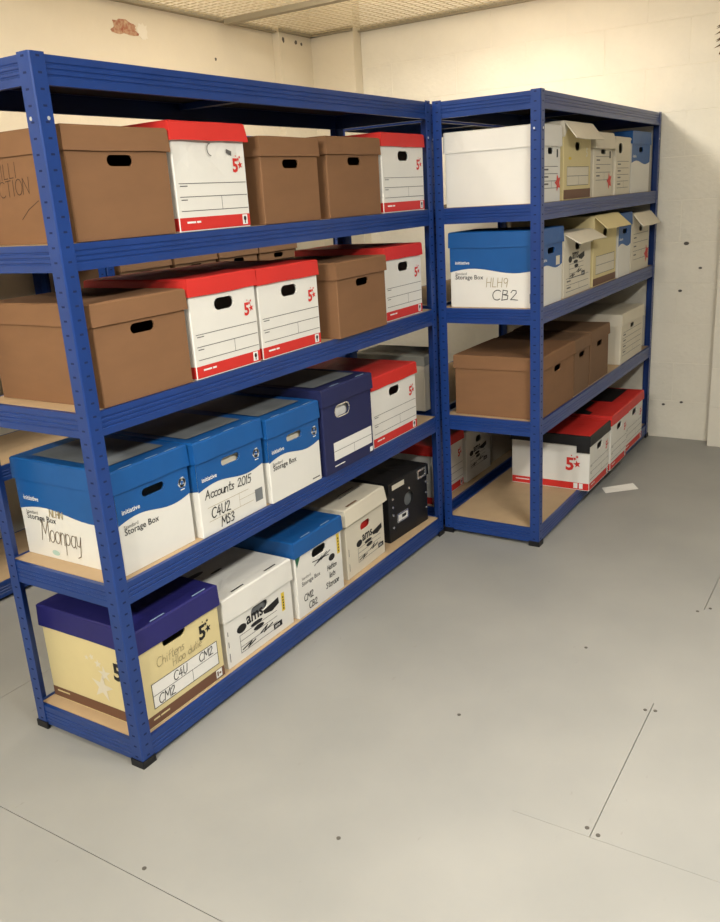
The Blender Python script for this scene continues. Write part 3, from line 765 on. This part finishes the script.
# black box with metal fittings
r, body, L, w_, F = archive_box(1.476, 1.802, .058, Z1, .262, .052, .37, 'black box with bright metal corner and label holders at the lowest shelf end', None, M['black_card'], M['black_card'],
                                hw=.036, hh=.030, handle_z=.150, rot=math.radians(-2.5), fill=M['grey_panel'], over=.004, flare=.001)
f = F('front')
mm = MB()
def holder(parent, u, v, wd, ht, wx):
    m_ = MB(); y = -.0035
    for p in frame(u, v, u+wd, v+ht, .006):
        (a, b1), (c, d1) = p[0], p[2]
        m_.box((a-wx/2, y, b1), (c-wx/2, 0.0, d1))
    o = m_.build('label_holder', M['chrome'], parent); o['label'] = 'bright metal label holder'
holder(body, .060, .070, .085, .040, w_)
decal(body, 'card_insert', f, [rect(.066, .076, .139, .104)], M['paper'], .0008)
decal(body, 'lettering', f, [rect(.098, .083, .132, .096)], M['black_ink'], .0012)
mm = MB()
for p in frame(w_-.092, .2145, w_-.020, .2545, .008):
    (a, b1), (c, d1) = p[0], p[2]; mm.box((a-w_/2, -.010, b1), (c-w_/2, -.0058, d1))
mm.build('corner_clasp', M['chrome'], L)['label'] = 'bright metal clasp'
decal(L, 'card_insert', Face('front', w_, .37, .262, .0065), [rect(.02, .228, .115, .250)], M['white_dull'], .0008)
for (u, v) in ((.030, .186), (.030, .150), (.030, .115), (.030, .060), (w_-.012, .18), (w_-.012, .13), (w_-.012, .06), (.160, .196)):
    m_ = MB(); n = 8
    m_.prism([(u-w_/2+.006*math.cos(k*2*math.pi/n), v+.006*math.sin(k*2*math.pi/n)) for k in range(n)], 'y', -.003, 0.0)
    m_.build('stud', M['chrome'], body)

# ---- forward unit at right -------------------------------------------------------
YB = -.424
def flap(L, w_, d, h, ln, ang, m_, seed=0):
    """front skirt of the lid folded outward like an awning"""
    mm = MB(); a = math.radians(ang); o = .005
    c, s_ = math.cos(a), math.sin(a); t_ = .004; n = 4
    top = []; bot = []
    r_ = random.Random(seed)
    for k in range(n+1):
        u = -w_/2-o+(w_+2*o)*k/n; jj = r_.uniform(-.003, .003)
        top.append([(u, -o, h-.002), (u, -o-c*(ln+jj), h-.002-s_*(ln+jj))])
        bot.append([(u, -o+s_*t_, h-.002-c*t_), (u, -o-c*(ln+jj)+s_*t_, h-.002-s_*(ln+jj)-c*t_)])
    for k in range(n):
        mm.add([top[k][0], top[k+1][0], top[k+1][1], top[k][1], bot[k][0], bot[k+1][0], bot[k+1][1], bot[k][1]],
               [(0, 1, 2, 3), (7, 6, 5, 4), (0, 4, 5, 1), (1, 5, 6, 2), (2, 6, 7, 3), (3, 7, 4, 0)])
    mm.build('flap', m_, L)
def red_star(body, F, u, v, r):
    decal(body, 'red_star', F, [star_poly(u, v, r, .3, .5)], M['red'], .0012)
def office_lines(body, F, w_, v0, v1, n=4, u0=.03):
    decal(body, 'ruled_lines', F, [rect(u0, v0+(v1-v0)*k/(n-1), w_-.03, v0+(v1-v0)*k/(n-1)+.002) for k in range(n)] + [rect(w_*.55, v0, w_*.55+.002, v0+(v1-v0)/(n-1))], M['grey_ink'])
    decal(body, 'small_print', F, [rect(u0+.01, v0+(v1-v0)*(k+.5)/(n-1), u0+.06, v0+(v1-v0)*(k+.5)/(n-1)+.006) for k in range(n-1)], M['grey_ink'])
# level 4
r, body, L, w_, F = archive_box(1.895, 2.132, YB, Z4, .283, .078, .395, 'large plain white box at the near end of the forward unit, top filled shelf', None, M['white'], M['white'],
                                hw=.030, hh=.012, handle_z=.188)
office_lines(body, F('front'), w_, .05, .13); red_star(body, F('front'), w_-.03, .07, .035)
decal(body, 'ink_blot', F('front'), [rect(w_-.045, .165, w_-.030, .195)], M['black_ink'])
r, body, L, w_, F = archive_box(2.172, 2.535, YB+.004, Z4, .304, .060, .395, 'cream box with lid flap raised, next to the large plain white box', 'boxes with raised lid flaps', M['cream'], M['white_dull'],
                                hw=.034, hh=.017, handle_z=.210, front_lid=False)
flap(L, w_, .395, .304, .085, 52, M['white_dull'], 1)
f = F('front')
decal(body, 'brown_band', f, [rect(.002, .003, w_-.002, .040)], M['brown_print'])
decal(body, 'label_panel', f, [rect(.04, .055, w_-.03, .130)], M['white_dull'])
decal(body, 'ruled_lines', f, frame(.04, .055, w_-.03, .130, .002)+[rect(.04, .092, w_-.03, .094), rect(.19, .055, .192, .092)], M['grey_ink'], .001)
decal(body, 'logo', f, text_polys('5', w_-.07, .170, .05, .03), M['white_dull'], .001)
decal(body, 'mark', f, [arc(.075, .162, .018, .006, 0, 360, 8)[:-1]], M['yellow'], .001)
r, body, L, w_, F = archive_box(2.575, 2.870, YB+.006, Z4, .275, .070, .395, 'white box with red star right of the cream flap box on top filled shelf', None, M['white_dull'], M['white_dull'],
                                hw=.036, hh=.010, handle_z=.192, flare=.012)
office_lines(body, F('front'), w_, .07, .17); red_star(body, F('front'), w_-.045, .065, .040)
decal(body, 'ink_blot', F('front'), [rect(w_-.05, .165, w_-.03, .195)], M['black_ink'])
r, body, L, w_, F = archive_box(2.890, 3.158, YB, Z4, .262, .012, .395, 'slim white box with round hole beside the far blue-topped box, top filled shelf', None, M['white_dull'], M['white_dull'],
                                hw=.036, hh=.023, handle_z=.210, hx=.085, flare=.001, over=.001)
office_lines(body, F('front'), w_, .03, .15, 5)
storage_box(3.176, 3.540, YB+.002, Z4, .296, 'blue-topped white box at the far end of the top filled shelf', d=.395, side=False, words=False, panel=False, group='blue-topped boxes in the forward unit', icon=False)
# level 3
_, bd, L, w_, F = storage_box(1.895, 2.166, YB, Z3, .300, 'blue and white storage box marked CB2 on its end', d=.385, panel=False, words=False, icon=False)
decal(bd, 'label_patch', F('front'), [rect(w_-.075, .150, w_-.03, .185)], M['white_dull'], .001)
f = F('left')
decal(bd, 'handwriting', f, pen('CB2', .185, .030, .040, .003, sx=1.3), M['black_ink'], .0014)
decal(bd, 'handwriting', f, pen('HLH9', .160, .082, .036, .0026), M['pencil'], .0014)
decal(bd, 'print_block', f, [rect(.345, .018, .375, .055)], M['grey_panel'], .001)
r, body, L, w_, F = archive_box(2.190, 2.565, YB+.004, Z3, .266, .06, .39, 'white printed box with short raised flap beside the CB2 storage box', 'boxes with raised lid flaps', M['white_dull'], M['white_dull'],
                                hw=.036, hh=.018, handle_z=.206, front_lid=False)
flap(L, w_, .39, .266, .075, 30, M['white_dull'], 2)
ams_art(body, F('front'), w_, .266, .05, .075, .9, strip=False)
office_lines(body, F('front'), w_, .02, .075, 3)
r, body, L, w_, F = archive_box(2.585, 2.962, YB+.002, Z3, .318, .06, .39, 'cream box with raised flap, tallest in the middle of the forward unit', 'boxes with raised lid flaps', M['cream'], M['cream'],
                                hw=.036, hh=.018, handle_z=.235, front_lid=False)
flap(L, w_, .39, .318, .085, 42, M['cream'], 3)
f = F('front')
decal(body, 'brown_band', f, [rect(.002, .003, w_-.002, .036)], M['brown_print'])
decal(body, 'label_panel', f, [rect(.04, .052, w_-.03, .135)], M['white_dull'])
decal(body, 'ruled_lines', f, frame(.04, .052, w_-.03, .135, .002)+[rect(.04, .092, w_-.03, .094)], M['grey_ink'], .001)
storage_box(2.982, 3.216, YB, Z3, .308, 'slim blue-topped box between the cream flap box and the last flap box', d=.39, side=False, words=False, panel=False, group='blue-topped boxes in the forward unit', icon=False)
r, body, L, w_, F = archive_box(3.236, 3.600, YB+.002, Z3, .298, .06, .39, 'white box with raised flap and red star at the far end by the wall', 'boxes with raised lid flaps', M['white_dull'], M['white_dull'],
                                hw=.036, hh=.014, handle_z=.215, front_lid=False)
flap(L, w_, .39, .298, .085, 50, M['white_dull'], 4)
office_lines(body, F('front'), w_, .06, .19, 4); red_star(body, F('front'), w_-.05, .075, .05)
# level 2
kraft_box(1.900, 2.335, YB-.002, Z2, .258, 'wide brown box at the near end of the forward unit, above the empty board', d=.38)
kraft_box(2.352, 2.575, YB+.004, Z2, .252, 'narrow darker brown box in the middle of three brown boxes', dull=True, d=.38)
kraft_box(2.588, 2.892, YB+.006, Z2, .256, 'darker brown box farthest from the camera among the three brown boxes', dull=True, d=.38)
r, body, L, w_, F = archive_box(3.088, 3.528, YB, Z2, .262, .062, .39, 'lone white box standing apart right of the brown boxes', None, M['white_dull'], M['white_dull'],
                                hw=.036, hh=.012, handle_z=.180)
office_lines(body, F('front'), w_, .04, .16, 5)
# level 1: three red and black lidded boxes that overhang the front edge
def lid_patches(L, w_, d, h, polys, m_): decal(L, 'lid_print', Face('top', w_, d, h), polys, m_, .0010)
r, body, L, w_, F = star_box(2.400, 2.722, -.484, Z1, .270, 'white box with black-skirted red lid, nearest of three overhanging the lowest shelf', d=.385, lh=.050, lid='black_card', top='red', side_logo=True,
                             group='red and black lidded boxes on the floor-level shelf', lid_label='lid with red top and black skirt', over=.004)
decal(L, 'lid_tab', Face('left', w_, .385, .27, .0075), [rect(.325, .188, .388, .226)], M['black_card'], .0005)
r, body, L, w_, F = star_box(2.732, 3.034, -.487, Z1, .282, 'middle one of the three overhanging boxes, red lid with black patch', d=.39, lh=.050, 
                             group='red and black lidded boxes on the floor-level shelf', lid_label='red lid with black print')
lid_patches(L, w_, .39, .282, [[(.0, .11), (.05, .11), (.09, .16), (w_-.04, .16), (w_, .20), (w_, .39), (0, .39)]], M['black_card'])
r, body, L, w_, F = star_box(3.044, 3.400, -.474, Z1, .272, 'farthest of the three overhanging boxes, red lid with black print', d=.39, lh=.050, 
                             group='red and black lidded boxes on the floor-level shelf', lid_label='red lid with black print')
lid_patches(L, w_, .39, .272, [[(.0, .08), (w_-.02, .08), (w_-.02, .35), (0, .35)]], M['black_card'])
# ---- hidden unit behind it
star_box(1.950, 2.290, .108, Z1, .286, 'red-lidded white box seen through the empty bay of the forward unit', d=.36, group='boxes in the hidden unit')
r, body, L, w_, F = archive_box(2.300, 2.605, .100, Z1, .262, .04, .36, 'white box with black print seen through the empty bay of the forward unit', 'boxes in the hidden unit', M['white'], M['white'], hw=.032, hh=.016)
ams_art(body, F('front'), w_, .262, .03, .06, .85, strip=False)
r, body, L, w_, F = archive_box(2.640, 2.960, .115, Z1, .262, .05, .35, 'dim white box deepest in the empty bay, right of the black printed one', 'boxes in the hidden unit', M['white_dull'], M['white_dull'])
r, body, L, w_, F = archive_box(1.885, 2.112, .096, Z2, .246, .042, .350, 'white box with grey lid wedged between the shelving units behind the posts', None, M['white_dull'], mat('grey_lid_card', (150, 150, 140), .7), handle=False)
decal(body, 'dark_star', F('left'), [star_poly(.16, .045, .035, .2, .45), star_poly(.20, .065, .02, 0, .45)], M['grey_ink'])
# ---- boxes in the unit at the back wall
for k, (a, c) in enumerate(((1.36, 1.68), (1.70, 2.005), (2.02, 2.335), (2.345, 2.69))):
    kraft_box(a, c, 1.318, Z3, .262, ('brown box at the back wall, leftmost of those glimpsed under the highest filled shelf', 'brown box at the back wall, second from left of those glimpsed',
              'back wall brown box whose hand hole shows above the red lids, left one', 'back wall brown box whose hand hole shows above the red lids, right one')[k],
              dull=True, group='brown boxes at the back wall')

# ------------------------------------------------------------------ loose paper on the floor
mm = MB(); pts = [(2.690, -.462), (2.800, -.588), (2.742, -.630), (2.622, -.502)]
mm.add([(x, y, .0008) for x, y in pts]+[(x, y, .0016+(.006 if k == 1 else 0)) for k, (x, y) in enumerate(pts)], [(3, 2, 1, 0), (4, 5, 6, 7), (0, 1, 5, 4), (1, 2, 6, 5), (2, 3, 7, 6), (3, 0, 4, 7)])
p = mm.build('paper_sheet', M['paper']); p['label'] = 'small white sheet of paper lying on the grey floor'; p['category'] = 'paper'
# ------------------------------------------------------------------ spiky brown ornament on the pier
r = thing('spiky_ornament', 'dark brown spiky object high on the wall at the right edge', 'ornament', (3.602, -.803, 2.055))
mm = MB(); mm.prism([(.012*math.cos(k*math.pi/4)-.045, .012*math.sin(k*math.pi/4)) for k in range(8)], 'z', -.02, .17); mm.build('stem', M['brown_leaf'], r)
mm = MB(); mm.box((-.05, -.006, .07), (-.001, .006, .085)); mm.build('bracket', M['brown_leaf'], r)
for lev in range(6):
    z = -.005+lev*.030; ln = .095 if 0 < lev < 5 else .075
    for k in range(9):
        a = 2*math.pi*(k+.5*(lev % 2))/9
        c, s_ = math.cos(a), math.sin(a)
        if c > 0.42: continue
        wd = .026
        lm = MB()
        P = [(.010, -wd, .004), (.010, wd, .004), (.06, wd*.8, .0), (ln, 0, -.014), (.06, -wd*.8, .0), (.05, 0, .012)]
        Q = [(-.045+a_*c-b_*s_, a_*s_+b_*c, z+cc) for a_, b_, cc in P]
        lm.add(Q, [(0, 1, 5), (1, 2, 5), (2, 3, 5), (3, 4, 5), (4, 0, 5), (0, 4, 3, 2, 1)])
        lm.build('spike', M['brown_leaf'], r)
